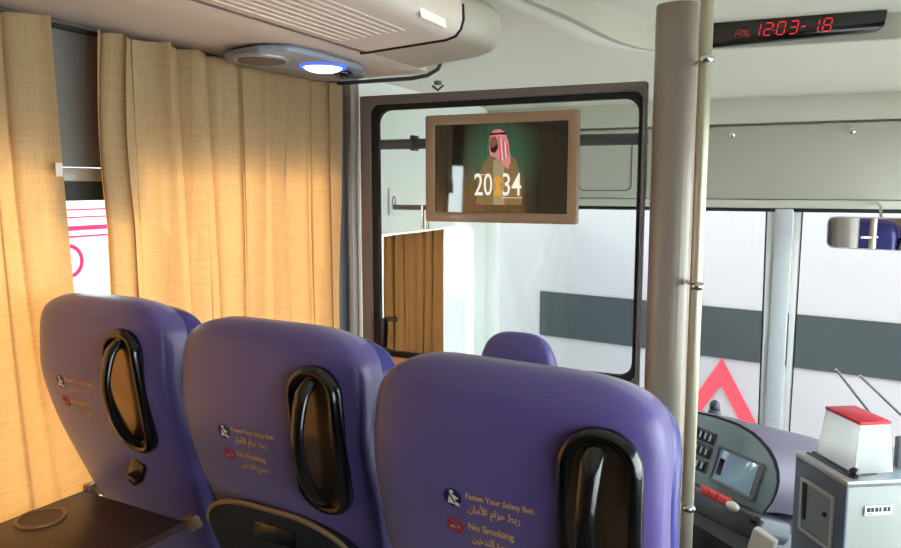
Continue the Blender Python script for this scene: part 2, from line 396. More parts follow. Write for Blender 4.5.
# corner pillar left of the driver
b = MB(); b.prism([(XL + .04, 3.56, -.3), (XL + .12, 3.62, -.3), (XL + .12, 3.62, 1.33), (XL + .04, 3.56, 1.33)], (0.0, 0.05, 0)); struct(b.build('trim_11', 'white', bevel=0.01))
b = MB(); b.box(XL + .035, XL + .055, 3.47, 3.50, -.3, 1.33); struct(b.build('trim_12', 'dash_mid'))
# side wall trim strip between the curtain and the divider
b = MB(); b.box(XL, XL + 0.055, 2.33, 2.40, 0.0, 1.80); struct(b.build('trim_13', 'post', bevel=0.012))
b = MB(); b.box(XL + .002, XL + 0.03, 2.28, 2.325, 0.0, 1.79); struct(b.build('trim_14', 'dash_dark', bevel=0.006))

# ------------------------------------------------------------------ outside
b = MB(); b.box(-14, 12, -10, 14, -1.1, -1.0); struct(b.build('ground', 'ground'))
ang = R(10); WM = Matrix.Translation((0, 7.5, 0)) @ Matrix.Rotation(-ang, 4, 'Z')
b = MB(); b.box(-6.0, 5.0, 0, 0.3, -1.0, 4.2, WM); ow = struct(b.build('wall_outside', 'out_white'))
b = MB(); b.box(-2.62, 4.2, -0.02, 0.0, -0.262, 0.238, WM); bd = b.build('window_band', 'out_band', ow)
b = MB()
def tri(cx, cz, r, w):
    o_ = [(cx, cz + r), (cx - r * .9, cz - r * .55), (cx + r * .9, cz - r * .55)]
    k = 1 - w / r * 1.9
    c_ = (cx, cz - r * 0.03)
    i_ = [(c_[0] + (x - c_[0]) * k, c_[1] + (z - c_[1]) * k) for x, z in o_]
    return o_, i_
to, ti = tri(-0.60, -0.83, 0.56, 0.13)
frame_ring(b, to, ti, -0.025, -0.001, WM)
tr = b.build('warning_triangle', 'out_red'); tag(tr, 'red hollow warning triangle on the white wall beyond the windshield', 'warning triangle')
# second parked vehicle outside the left window
pv = thing('parked_bus_side', 'white vehicle side with pink lettering and ring outside left window', 'bus', (-3.25, 2.0, -1.0))
b = MB(); b.box(-0.3, 0, -2.0, 5.6, 0.25, 2.75); b.build('body_panel', 'parked_white', pv, bevel=0.04)
for y in (-1.0, 4.2):
    b = MB(); b.cyl((-0.18, y, 0.42), (1, 0, 0), 0.42, 0.3, 28); b.build('wheel', 'black_matt', pv)
b = MB(); M4 = Matrix(((0, -1, 0, 0.004), (1, 0, 0, 0.50), (0, 0, 1, 2.05), (0, 0, 0, 1)))
co = [(0.085 * math.cos(2 * math.pi * k / 40), 0.085 * math.sin(2 * math.pi * k / 40)) for k in range(40)]; ci = [(x * .78, z * .78) for x, z in co]
frame_ring(b, co, ci, 0, 0.005, M4); b.build('ring_mark', 'pink', pv)
b = MB(); b.box(0, 0.004, -0.2, 2.2, 2.20, 2.222); b.build('stripe', 'pink', pv)
for z, h in ((2.165, .008), (2.262, .006), (2.30, .006)):
    b = MB(); b.box(0, .004, .1, 2.2, z, z + h); b.build('stripe', 'pink', pv)

# ================================================================== CURTAINS
def curtain_bm(y0, y1, z0, z1, x, amp, period, phase=0.0, gather=0.0, ny=None, pinch=None, seed=1):
    rnd = random.Random(seed); ny = ny or int((y1 - y0) / 0.006); nz = 44
    n_p = int((y1 - y0) / period) + 3
    jit = [rnd.uniform(-0.18, 0.18) for _ in range(n_p)]; am = [rnd.uniform(0.7, 1.25) for _ in range(n_p)]
    bm = bmesh.new(); vs = []
    for j in range(nz + 1):
        t = j / nz; z = z1 + (z0 - z1) * t; row = []
        for i in range(ny + 1):
            s = i / ny; y = y0 + (y1 - y0) * s
            p = (y - y0) / period + phase
            k = int(p) % n_p; fr = p - int(p)
            ph = 2 * math.pi * (p + jit[k] * math.sin(math.pi * fr) ** 2 + 0.10 * math.sin(3.0 * t + k))
            w = math.sin(ph); w = math.copysign(abs(w) ** 0.9, w)
            a = amp * am[k] * (1.0 - 0.35 * t) if fr > 0 else amp
            dx = a * w + 0.25 * amp * math.sin(2.3 * ph + 1 + 2 * t) + 0.35 * amp * t * math.sin(0.31 * ph + 2)
            dy = 0.010 * math.sin(2 * ph) + (pinch(s, t) if pinch else 0.0)
            z_ = z + (0.003 * math.sin(ph) if j == 0 else 0)
            row.append(bm.verts.new((x + dx, y + dy, z_)))
        vs.append(row)
    for j in range(nz):
        for i in range(ny): bm.faces.new((vs[j][i], vs[j][i + 1], vs[j + 1][i + 1], vs[j + 1][i]))
    return bm
def curtain(name, mat, label, group, *a, **k):
    b = MB(); b.bm.free(); b.bm = curtain_bm(*a, **k); o = b.build(name, mat, smooth=80)
    return tag(o, label, 'curtain', group)
XC = -1.484
curtain('window_curtain', 'curtain', 'golden cloth curtain at the left edge, hanging behind the tray', 'golden curtains on the left side', -1.5, 1.118, 0.42, 1.778, XC, 0.022, 0.125, phase=0.3, seed=3,
        pinch=lambda s, t: 0.09 * t * t * max(0.0, (s - .93) / .07))
curtain('window_curtain', 'curtain', 'golden cloth curtain between the narrow window gap and the divider', 'golden curtains on the left side', 1.250, 2.250, 0.42, 1.778, XC, 0.022, 0.118, phase=0.55, seed=8,
        pinch=lambda s, t: (-0.012 * math.sin(math.pi * min(1, t * 3)) if s < .1 else 0))
b = MB(); b.tube([(XL + .02, -1.6, 1.775), (XL + .02, 2.2, 1.775)], 0.006, 10)
tag(b.build('curtain_rail', 'black_matt'), 'dark curtain rail glimpsed in the gap between the golden curtains', 'curtain rail')
b = MB(); b.box(XC + .022, XC + .026, 1.105, 1.122, 1.44, 1.47); tag(b.build('curtain_tab', 'rack', bevel=.001), 'small white tab on edge of the left golden curtain', 'tab')
curtain('driver_curtain', 'curtain_brown', 'brown gathered curtain behind the divider glass at the driver window', None, 2.46, 3.02, 0.55, 1.225, XL + 0.10, 0.012, 0.085, phase=.2, seed=5)

# ================================================================== LUGGAGE RACK
lr = thing('luggage_rack', 'beige ribbed overhead rack running along the left side above curtains', 'luggage rack', (-1.2, 0, 1.78))
def rp(pts): return [(x + 1.2, z - 1.78) for x, z in pts]
prof = [(XL + .005, 1.792), (-1.36, 1.782), (-1.20, 1.777), (-1.075, 1.776), (-1.075, 1.79), (-1.49, 1.80)]
b = MB(); pr_ = rp(prof); b.prism([(x, -1.95, z) for x, z in pr_], (0, 4.08, 0)); b.build('base_plate', 'rack', lr, bevel=0.002)
lip = [(-1.065, 1.776), (-0.83, 1.790), (-0.805, 1.797), (-0.79, 1.812), (-0.783, 1.835), (-0.785, 1.875), (-0.80, 1.90), (-0.83, 1.90), (-0.84, 1.82), (-1.065, 1.80)]
b = MB(); l_ = rp(lip); b.prism([(x, -1.95, z) for x, z in l_], (0, 3.70, 0)); b.build('ribbed_panel', 'rack', lr, smooth=50)
b = MB()
for k in range(9):
    x = -1.045 + k * 0.022; z = 1.776 + (x + 1.065) / 0.235 * 0.014
    b.box(x - .0035 + 1.2, x + .0035 + 1.2, -1.9, 1.60, z - 1.78 - 0.0022, z - 1.78 + .004)
b.build('rib', 'rack', lr, bevel=0.0015)
# dark gap line and the rounded end of the rack
def scaleprof(yk):
    """outline of the rounded end at distance yk beyond the gap"""
    L = 0.30; t = min(1.0, yk / L); c = (1 - t ** 3.4) ** (1 / 3.4) if t < 1 else 0.0
    xr = -1.06 + (0.275 + .05 * math.sin(t * 2.2)) * (0.12 + 0.88 * c)
    s = (xr + 1.065) / 0.282
    return [(-1.065 + (x + 1.065) * s, z if z < 1.80 else 1.79 + (z - 1.79) * (0.55 + .45 * c)) for x, z in lip]
b = MB(); rings = []
for k in range(17):
    yk = 0.30 * math.sin(math.pi / 2 * k / 16); rings.append([(x, 1.757 + yk, z) for x, z in rp(scaleprof(yk))])
b.loft(rings); b.build('rounded_end', 'nose', lr, smooth=60)
b = MB(); pts = [(x, 1.7535, z) for x, z in rp([(-1.085, 1.7745), (-1.065, 1.7745), (-0.83, 1.7885), (-0.803, 1.7955), (-0.7885, 1.812), (-0.7815, 1.835), (-0.784, 1.872)])]
b.tube(pts, 0.004, 8); b.build('gap_seal', 'black_matt', lr)
b = MB(); b.box(-1.078 + 1.2, -1.066 + 1.2, -1.95, 1.74, -.006, 0.0); b.build('panel_edge', 'taupe', lr, bevel=0.001)
b = MB(); b.box(0, 0.004, 0, 0.13, 0, 0.034, Matrix.Translation((0.4125, 1.53, 0.016)) @ Matrix.Rotation(R(-12), 4, 'Y'))
b.build('lamp_patch', 'patch', lr, bevel=0.001)
# front roof seam: low moulding beyond the rack
b = MB(); b.prism([(x, 2.14, z) for x, z in [(XL + .01, 1.80), (-1.35, 1.79), (-1.16, 1.788), (-1.12, 1.795), (-1.08, 1.815), (-1.075, 1.83), (XL + .01, 1.83)]], (0, 0.10, 0))
rm = b.build('trim_15', 'rack', bevel=.004, smooth=50); struct(rm)
b = MB(); b.tube([(XL + .03, 2.245, 1.777), (-1.35, 2.245, 1.777), (-1.19, 2.245, 1.777), (-1.13, 2.243, 1.783), (-1.09, 2.24, 1.80), (-1.072, 2.235, 1.83)], 0.007, 8); struct(b.build('trim_16', 'dash_dark'))
# little hook above the divider
hk = thing('ceiling_hook', 'small dark metal hook on the ceiling above the divider frame', 'hook', (-1.10, 2.26, 1.735))
b = MB(); b.cyl((0, 0, 0.024), (0, 0, 1), 0.013, 0.012, 16); b.build('base', 'dash_mid', hk)
b = MB(); b.tube([(-.02, 0, .015), (0, 0, 0.0), (.02, 0, 0.015)], 0.004, 8); b.build('hook', 'dash_dark', hk)

# reading lamp and loudspeaker console
cs = thing('overhead_console', 'blue grey overhead console with round speaker and lit reading lamp', 'console', (-1.27, 1.75, 1.777))
b = MB(); sh_ = [(-.165, -.12), (-.12, -.185), (.02, -.215), (.09, -.185), (.105, -.08), (.095, .16), (.02, .30), (-.10, .32), (-.165, .28)]
b.prism([(x, y, -0.022) for x, y in sh_], (0, 0, 0.020)); b.build('housing', 'console', cs, bevel=0.009, segs=3)
b = MB(); b.cyl((-.035, -.135, -.024), (0, 0, 1), 0.072, .008, 36); sp = b.build('speaker', 'steel', cs)
b = MB(); b.cyl((-.035, -.135, -.028), (0, 0, 1), 0.063, .006, 36); b.build('speaker_cloth', 'mesh', sp)
b = MB(); b.ell((.035, 0.045, -.024), .052, .058, .016); ld = b.build('reading_lamp', 'lamp', cs)
b = MB(); b.tube([(.035 + .058 * math.cos(a * math.pi / 12), .045 + .064 * math.sin(a * math.pi / 12), -.022) for a in range(24)], .006, 8, closed=True); b.build('glow_ring', 'blue_glow', ld)
b = MB(); b.ell((.035, 0.145, -.028), .028, .034, .014); b.build('air_nozzle', 'black', cs)
b = MB(); b.ell((.03, 0.225, -.024), .024, .034, .008); b.build('call_button', 'dash_mid', cs)

# ================================================================== DIVIDER
YD = 2.25
dv = thing('divider_screen', 'taupe framed glass divider with black gasket between seats and driver', 'divider', (-0.9, YD, 0.0))
def D(pts): return shift(pts, 0, 0)
fo = shift(rrect(0.974, 1.718, 0.004, 6), 0.0, 1.718 / 2); fi = shift(rrect(0.925, 0.875, 0.03, 6), .0155, 1.2575)
b = MB(); fo = [(x, z + (0.008 if x < 0 and z > 1 else 0.004 if z > 1 else 0)) for x, z in fo]
frame_ring(b, fo, fi, -0.02, 0.02); b.build('frame', 'taupe', dv, bevel=.003)
go = shift(rrect(0.926, 0.88, 0.03), .0115, 1.2575); gi = shift(rrect(0.888, 0.838, 0.045), .0225, 1.257)
b = MB(); frame_ring(b, go, gi, -.010, .010); b.build('gasket', 'black_matt', dv)
b = MB(); b.box(-.44, .475, -.002, .002, .838, 1.675); b.build('glass_pane', 'glass', dv)
b = MB(); b.box(-.47, .47, -.032, -.021, 0.06, 0.822); b.build('lower_panel', 'wood', dv, bevel=.004)
b = MB(); b.tube([(-.395, -.02, .955), (-.355, -.03, .957), (-.343, -.03, .957)], .009, 8); b.tube([(-.386, -.03, .96), (-.386, -.034, .91), (-.392, -.03, .86)], .011, 8); b.build('latch', 'black', dv)
# wide post
po = thing('divider_post', 'wide taupe oval post at the right end of the divider', 'post', (-0.334, YD, 0))
b = MB(); seg = 32
ring = lambda z, k=1.0: [(0.060 * k * math.copysign(abs(math.cos(2 * math.pi * i / seg)) ** .95, math.cos(2 * math.pi * i / seg)), 0.056 * k * math.copysign(abs(math.sin(2 * math.pi * i / seg)) ** .75, math.sin(2 * math.pi * i / seg)), z) for i in range(seg)]
b.loft([ring(0), ring(1.92), ring(1.93, .97)]); b.build('column', 'post', po, smooth=60)
b = MB(); b.loft([ring(0, 1.02), ring(.03, 1.02), ring(.035, 1.01)]); b.build('foot', 'taupe', po)
# thin handrail
hr = thing('handrail', 'thin champagne handrail tube standing right beside the wide post', 'handrail', (-0.243, 2.14, 0))
b = MB(); b.tube([(0, 0, 0), (0, 0, 1.99)], 0.0175, 16); b.build('tube', 'rail', hr)
for z in (1.757, 1.144, 0.5):
    b = MB(); b.tube([(0, 0, z), (-.03, .075, z)], .009, 10); b.ell((0.004, -.008, z), .02, .02, .014); b.build('clamp', 'chrome', hr)

# monitor
mo = thing('wall_monitor', 'bronze framed flat monitor showing robed man and white digits 20 34', 'monitor', (-0.862, YD - 0.03, 1.475))
b = MB(); bo = rrect(0.512, 0.345, 0.008); bi = rrect(0.452, 0.282, 0.003); frame_ring(b, bo, bi, -.018, .012); b.build('bezel', 'bezel', mo, bevel=.002)
b = MB(); b.box(-.25, .25, .004, .014, -.165, .165); b.build('back_cover', 'black_matt', mo, bevel=.002)
b = MB(); b.box(-.23, .23, -.008, .003, -.145, .145); sc_ = b.build('display', 'scr', mo)
def flat(name, poly, mat, y=-0.0085, p=sc_):
    b = MB(); b.prism([(x, y, z) for x, z in poly], (0, 0.0015, 0)); return b.build(name, mat, p, smooth=20)
def ov(cx, cz, rx, rz, n=20): return [(cx + rx * math.cos(2 * math.pi * k / n), cz + rz * math.sin(2 * math.pi * k / n)) for k in range(n)]
flat('cloak', [(-.078, -.115), (-.072, -.03), (-.052, .022), (-.022, .046), (.03, .048), (.058, .025), (.072, -.02), (.078, -.115)], 's_robe')
flat('gown', [(-.018, -.115), (-.02, .02), (.0, .04), (.018, .02), (.02, -.115)], 's_robe2', -.0092)
flat('head_cloth', [(-.030, .040), (-.034, .075), (-.031, .104), (-.018, .120), (.004, .122), (.022, .110), (.032, .080), (.040, .020), (.030, -.004), (.016, .010), (.004, .028), (-.012, .034)], 's_cloth', -.0095)
flat('face', [(-.028, .098), (-.012, .100), (-.004, .086), (-.006, .062), (-.018, .052), (-.028, .058), (-.031, .070), (-.035, .077), (-.030, .086)], 's_skin', -.0102)
flat('beard', [(-.029, .068), (-.020, .064), (-.010, .072), (-.004, .080), (-.004, .060), (-.014, .048), (-.026, .052)], 's_dark', -.0106)
flat('head_band', [(-.033, .103), (-.031, .110), (.022, .112), (.026, .104), (.0, .106)], 's_dark', -.0108)
for k in range(5): flat('cloth_fold', [(-.002 + k * .007, .10 - k * .006), (.000 + k * .007, .10 - k * .006), (.008 + k * .006, .02 + k * .004), (.006 + k * .006, .02 + k * .004)], 's_white' if k % 2 else 's_fold', -.0101)
flat('cup_bowl', ov(-.002, -.038, .013, .014), 's_gold', -.0108)
flat('cup_stem', [(-.016, -.085), (-.008, -.05), (.004, -.05), (.012, -.085)], 's_gold', -.0108)
flat('rule', [(-.082, -.0205), (-.03, -.0205), (-.03, -.019), (-.082, -.019)], 's_white', -.0112)
flat('rule', [(.012, -.0935), (.080, -.0935), (.080, -.092), (.012, -.092)], 's_white', -.0112)
for tx, x0 in (('20', -.083), ('34', .014)):
    text_obj('digits', tx, 0.100, 's_white', (lambda x0: lambda x, y, d: Vector((x0 + x, -.0112 - d * .5, -.085 + y)))(x0), sc_, width=.062, extrude=.0006, bold=.0006)

# window sign and roller blind beyond the glass
sg = thing('numbered_tag', 'small white tag with a dark 0 on the driver side wall', 'tag', (XL + .073, 2.60, 1.36))
b = MB(); b.box(0, .004, -.035, .035, -.055, .05); b.build('plate', 'white_print', sg, bevel=.001)
text_obj('digit', '0', .06, 'dash_dark', lambda x, y, d: Vector((.005 + d, -.015 + x, -.022 + y)), sg, width=.03)
rb = thing('roller_blind', 'dark roller blind tube across the top behind the divider glass', 'roller blind', (-0.95, 2.47, 1.575))
b = MB(); b.tube([(-.515, 0, 0), (.50, 0, -.004)], .019, 16); b.build('roller', 'sidewall', rb)
for x in (-.35, .49):
    b = MB(); b.box(x - .006, x + .006, -.024, .026, -.026, .03); b.build('bracket', 'dash_dark', rb, bevel=.002)
gh = thing('coat_hook_rail', 'thin grey rail with chrome hanger beside the brown curtain', 'rail', (-1.30, 2.60, 1.335))
b = MB(); b.tube([(-.175, 0, 0), (.35, 0, 0)], .010, 10); b.build('rail', 'dash_mid', gh)
b = MB(); b.box(-.035, -.022, -.014, -.006, -.085, .01); b.box(-.012, .0, -.014, -.006, -.085, .01); b.build('hanger', 'chrome', gh, bevel=.002)

# ================================================================== PASSENGER SEATS
BW, BT = 0.200, 0.030
def yc(z):
    """how far the backrest leans forward below its top"""
    if z > 1.05: return 0.006 * (z - 1.05) / .15
    u = 1.05 - z; return 0.42 * u * u / (u + 0.10) if u > 0 else 0
def prof_w(z, top=1.197):
    u = max(0.0, (z - (top - .13)) / .13); k = max(0.0, 1 - min(u, 1) ** 4.0) ** (1 / 3.6)
    w = BW * k
    if z < 0.96: w = BW - 0.045 * max(0.0, min(1.0, (0.90 - z) / .35))
    return w
def prof_d(z, d0, top=1.197):
    u = max(0.0, (z - (top - .05)) / .05); return d0 * max(0.0, 1 - min(u, 1) ** 2) ** .5
def rear_y(x, z, n=5.0, d0=0.042):
    w = max(prof_w(z), 1e-4); t = min(1.0, abs(x) / w)
    return yc(z) - prof_d(z, d0) * (1 - t ** n) ** (1 / n) - 0.010 * (1 - t * t)
def half_loft(z0, z1, n_ring, y_back, y_front, wadd=0.0, seg=56, nexp=3.6, top=1.2):
    rings = []; zs = []
    for k in range(n_ring + 1):
        t = k / n_ring; t = 1 - (1 - t) ** 2.2; zs.append(z0 + (z1 - z0) * t)
    for z in zs:
        zz = min(z, top - .0003); w = prof_w(zz, top) + wadd * (prof_w(zz, top) / BW); d = prof_d(zz, 1.0, top); c = yc(z) + (y_front - y_back) / 2 * 0 ; ring = []
        cen = yc(z) + (y_front + y_back) / 2; dep = (y_front - y_back) / 2 * d
        for i in range(seg):
            a = 2 * math.pi * i / seg; ca, sa = math.cos(a), math.sin(a)
            ring.append((w * math.copysign(abs(ca) ** (2 / nexp), ca), cen + dep * math.copysign(abs(sa) ** (2 / nexp), sa), z))
        rings.append(ring)
    return rings
def make_shell():
    """rear skin whose back follows rear_y and whose front is flat"""
    rings = []
    for k in range(41):
        t = k / 40; t = 1 - (1 - t) ** 2.2; z = min(0.46 + (1.197 - 0.46) * t, 1.1967); w = max(prof_w(z), 1e-3); r = []
        n = 44
        for i in range(n + 1):
            x = -w * math.cos(math.pi * i / n); r.append((x, rear_y(x, z), z))
        yf = yc(z) + prof_d(z, 0.030)
        for i in range(1, n): r.append((w * math.cos(math.pi * i / n) * .995, yf, z))
        rings.append(r)
    return MB().loft(rings)
def passenger_seat(loc, rz, label, hx, hz, ix, iz, tray, arm=False):
    s = thing('passenger_seat', label, 'seat', loc, rz, 'row of three purple passenger seats')
    back = make_shell().build('backrest', 'leather', s, smooth=70)
    b = MB(); b.loft(half_loft(0.46, 1.174, 34, 0.0, 0.110, 0.003, nexp=3.2, top=1.175)); b.build('back_cushion', 'leather_side', s, smooth=70)
    b = MB(); b.tube([(x, rear_y(x, 1.166) - .0003, 1.166) for x in [-.172 + .344 * k / 30 for k in range(31)]], .0016, 6); b.build('seam', 'leather', s)
    # seat cushion, pedestal
    b = MB(); rings = []
    for k in range(15):
        t = k / 14; y = 0.22 + 0.46 * t; hh = .07 * (1 - abs(2 * t - 1) ** 5) ** (1 / 5) + .004
        rings.append([(0.2 * math.copysign(abs(math.cos(a)) ** .45, math.cos(a)), y, 0.42 + hh * math.copysign(abs(math.sin(a)) ** .5, math.sin(a))) for a in [2 * math.pi * i / 40 for i in range(40)]])
    b.loft(rings); b.build('seat_cushion', 'leather_side', s, smooth=60)
    b = MB(); b.box(-.19, .19, .17, .64, .30, .352); b.build('seat_frame', 'dash_dark', s, bevel=.01)
    for x in (-.13, .13):
        b = MB(); b.prism([(x - .025, .30, .31), (x - .025, .54, .31), (x - .025, .60, 0.0), (x - .025, .22, 0.0)], (.05, 0, 0)); b.build('leg', 'dash_mid', s, bevel=.008)
    # oval grab handle at the shoulder
    hw, hh, hsx = 0.084, 0.236, 1.0
    def on(x, z, off=0.0): return Vector((x, rear_y(min(x, BW * .93), z) - off, z))
    hnd = MB(); path = []
    ol = shift(rrect(hw * hsx, hh, hw * hsx / 2 - .002, 9), hx, hz)
    for x, z in ol: path.append(Vector((x, yc(z) - 0.052, z)))
    hnd.tube(path, 0.0095, 12, closed=True, nref=(0, 1, 0), flat=1.5); H = hnd.build('grab_handle', 'black', s, smooth=80)
    b = MB(); rings = []
    for k in range(25):
        t = -1 + 2 * k / 24; z = hz + t * (hh / 2 - .002); e = abs(t * hh / 2) - (hh / 2 - hw / 2)
        w_ = hw / 2 if e <= 0 else max(1e-5, (hw / 2) ** 2 - e * e) ** .5
        yb = yc(z) - .054; rings.append([(hx - w_, yb, z), (hx, yb - .001, z), (hx + w_, yb, z), (hx + w_, yb + .03, z), (hx - w_, yb + .03, z)])
    b.loft(rings); b.build('recess', 'recess', H, smooth=40)
    b = MB(); bp_ = []; rr = []
    for k in range(17):
        t = k / 16; z = hz - hh / 2 + .018 + (hh - .036) * t; bp_.append((hx - .004, yc(z) - 0.058 - 0.030 * math.sin(math.pi * t) ** .4, z)); rr.append(.0145 - .003 * math.sin(math.pi * t))
    b.tube(bp_, rr, 14, nref=(0, 1, 0), flat=.62); b.build('grip', 'black', H, smooth=80)
    # printed notices
    def on_back(x0, z0, lift=.0006): return lambda x, y, d: Vector((x0 + x, rear_y(x0 + x, z0 + y) - lift - d, z0 + y))
    def disc(name, cx, cz, r, mat, par, lift=.0008, inner=0.0, n=28):
        b = MB(); oo = [(cx + r * math.cos(2 * math.pi * k / n), cz + r * math.sin(2 * math.pi * k / n)) for k in range(n)]
        if inner:
            ii = [(cx + (x - cx) * inner, cz + (z - cz) * inner) for x, z in oo]
            b.loft([[(x, rear_y(x, z) - lift, z) for x, z in oo], [(x, rear_y(x, z) - lift, z) for x, z in ii], [(x, rear_y(x, z) + .0005, z) for x, z in ii], [(x, rear_y(x, z) + .0005, z) for x, z in oo]], cap=False, closed=True)
        else: b.loft([[(x, rear_y(x, z) - lift, z) for x, z in oo], [(x, rear_y(x, z) + .0005, z) for x, z in oo]])
        return b.build(name, mat, par)
    def patch(mb, poly, lift=.0014):
        mb.loft([[(x, rear_y(x, z) - lift, z) for x, z in poly], [(x, rear_y(x, z) - .0002, z) for x, z in poly]])
    ic = disc('seat_belt_sign', ix, iz, .0135, 'navy', s); ic['label'] = 'dark round sign with a white belted sitting figure'
    b = MB()
    patch(b, [(ix + x, iz + z) for x, z in ov(-.001, .0085, .0028, .0028, 12)])
    patch(b, [(ix - .004, iz + .005), (ix - .006, iz - .004), (ix - .007, iz - .009), (ix + .005, iz - .009), (ix + .004, iz - .002), (ix + .003, iz + .004)])
    patch(b, [(ix + .003, iz + .003), (ix + .0085, iz + .001), (ix + .0085, iz - .001), (ix + .003, iz - .001)])
    patch(b, [(ix + .003, iz - .005), (ix + .009, iz - .007), (ix + .010, iz - .011), (ix + .006, iz - .011), (ix + .002, iz - .009)])
    b.build('figure', 'white_print', ic)
    b = MB(); patch(b, [(ix - .005, iz + .004), (ix - .003, iz + .005), (ix + .005, iz - .006), (ix + .003, iz - .007)], .0018); b.build('belt', 'navy', ic)
    ns_ = disc('no_smoking_sign', ix, iz - .044, .0128, 'red_print', s, inner=.72); ns_['label'] = 'red ring sign crossed over a cigarette'
    b = MB(); patch(b, [(ix - .0095, iz - .036), (ix - .0075, iz - .034), (ix + .0095, iz - .052), (ix + .0075, iz - .054)], .0018); b.build('slash', 'red_print', ns_)
    b = MB(); patch(b, [(ix - .008, iz - .0455), (ix + .006, iz - .0455), (ix + .006, iz - .048), (ix - .008, iz - .048)]); b.build('cigarette', 'gold_dim', ns_)
    tx = ix + .020
    text_obj('seat_belt_notice', 'Fasten Your Safety Belt', .0115, 'gold', on_back(tx, iz + .004), s, width=.094, extrude=.0003)
    text_obj('seat_belt_notice', arabic('ربط حزام الأمان'), .0165, 'gold', on_back(tx + .002, iz - .0155), s, width=.072, extrude=.0003)
    text_obj('no_smoking_notice', 'No Smoking', .0150, 'gold_dim', on_back(tx, iz - .044), s, width=.064, extrude=.0003, bold=.0002)
    text_obj('no_smoking_notice', arabic('ممنوع التدخين'), .0165, 'gold_dim', on_back(tx + .002, iz - .064), s, width=.062, extrude=.0003)
    # tray table
    if tray == 'open':
        T = Matrix.Translation((-0.01, yc(.715) - .045, .718)) @ Matrix.Rotation(R(0), 4, 'X')
        b = MB(); pl = [(-.172, -.02), (.165, -.02), (.165, -.28), (.12, -.335), (-.13, -.335), (-.172, -.29)]
        b.prism([(x, y, 0) for x, y in pl], (0, 0, .016), T); tb = b.build('tray_table', 'tray', s, bevel=.004); tb['label'] = 'brown tray folded down flat'
        b = MB(); b.tube([(-.115 + .046 * math.cos(a * math.pi / 14), -.155 + .046 * math.sin(a * math.pi / 14), .0165) for a in range(28)], .004, 8, closed=True, mtx=T); b.build('cup_ring', 'tray_rim', tb)
        b = MB(); b.cyl((-.115, -.155, .0155), (0, 0, 1), .042, .003, 30, mtx=T); b.build('cup_recess', 'tray', tb)
        b = MB(); b.tube([(-.165, .0, .012), (.165, .0, .012)], .007, 10, mtx=T); b.build('hinge_bar', 'tray_rim', tb)
        for x in (-.172, .168):
            b = MB(); b.box(x - .011, x + .011, -.018, .022, -.008, .026, T); b.build('hinge', 'tray_rim', tb, bevel=.006)
        lx = .055
        b = MB(); b.box(-.020, .020, -.006, .006, -.022, .022, Matrix.Translation((lx + .01, yc(.84) - .056, .842)) @ Matrix.Rotation(R(24), 4, 'Y'))
        b.box(-.012, .016, -.02, .0, -.010, .004, Matrix.Translation((lx + .012, yc(.84) - .056, .83)) @ Matrix.Rotation(R(24), 4, 'Y')); b.build('tray_latch', 'black', s, bevel=.003)
    else:
        def tray_outline(w, zt, zb, r, n=8):
            p = [(-w, zb), (w, zb)]
            p += [(w - r + r * math.cos(R(90 * k / n)), zt - r * .55 + r * .55 * math.sin(R(90 * k / n))) for k in range(n + 1)]
            p += [(-w + r - r * math.sin(R(90 * k / n)), zt - r * .55 + r * .55 * math.cos(R(90 * k / n))) for k in range(n + 1)]
            return p
        zt = .868; pl = tray_outline(.170, zt, .56, .13)
        b = MB(); b.loft([[(x - .01, yc(z) - .070, z) for x, z in pl], [(x - .01, yc(z) - .035, z) for x, z in pl]])
        tb = b.build('tray_table', 'tray_dark', s, bevel=.003); tb['label'] = 'dark tray folded up against the backrest'
        b = MB(); arc = pl[2:]; b.tube([(x - .01, yc(z) - .0675, z + .002) for x, z in arc], .0045, 8); b.build('tray_edge', 'tray_rim', tb)
        b = MB(); b.box(-.02, .07, -.004, .002, -.016, .016, Matrix.Translation((-.03, yc(.825) - .072, .822))); b.build('tray_plate', 'black', tb, bevel=.002)
        b = MB(); b.cyl((.09, yc(.80) - .078, .805), (0, 1, 0), .013, .012, 18); b.build('tray_latch', 'black', tb)
    # seat-belt buckle stalk / armrest pivot on the aisle side
    if not arm: return s
    b = MB(); b.tube([(.213, .055, .99), (.222, .05, 1.03), (.214, .045, 1.075)], [.016, .02, .014], 12); b.build('armrest_tip', 'black', s, smooth=60)
    b = MB(); b.tube([(.213, .055, .99), (.213, .12, .80), (.213, .2, .62)], [.016, .018, .02], 12); b.build('armrest', 'black_matt', s, smooth=60)
    return s
s1 = passenger_seat((-1.253, 1.045, 0.005), R(-4), 'purple passenger seat next to the window with its brown tray folded down', .110, 1.018, -.101, 1.016, 'open', True)
passenger_seat((-0.787, 0.985, -0.002), R(-4), 'middle purple passenger seat with its dark tray folded up', .124, 1.018, -.078, 1.006, 'closed', True)
s3 = passenger_seat((-0.353, 0.905, -0.008), R(-3), 'largest purple passenger seat, nearest the post, top overlapping the divider glass', .130, 1.018, -.062, 1.013, 'closed')
s3.scale = (1.035, 1, 1); s3.rotation_euler.y = R(1.2); s1.scale = (0.97, 1, 1)

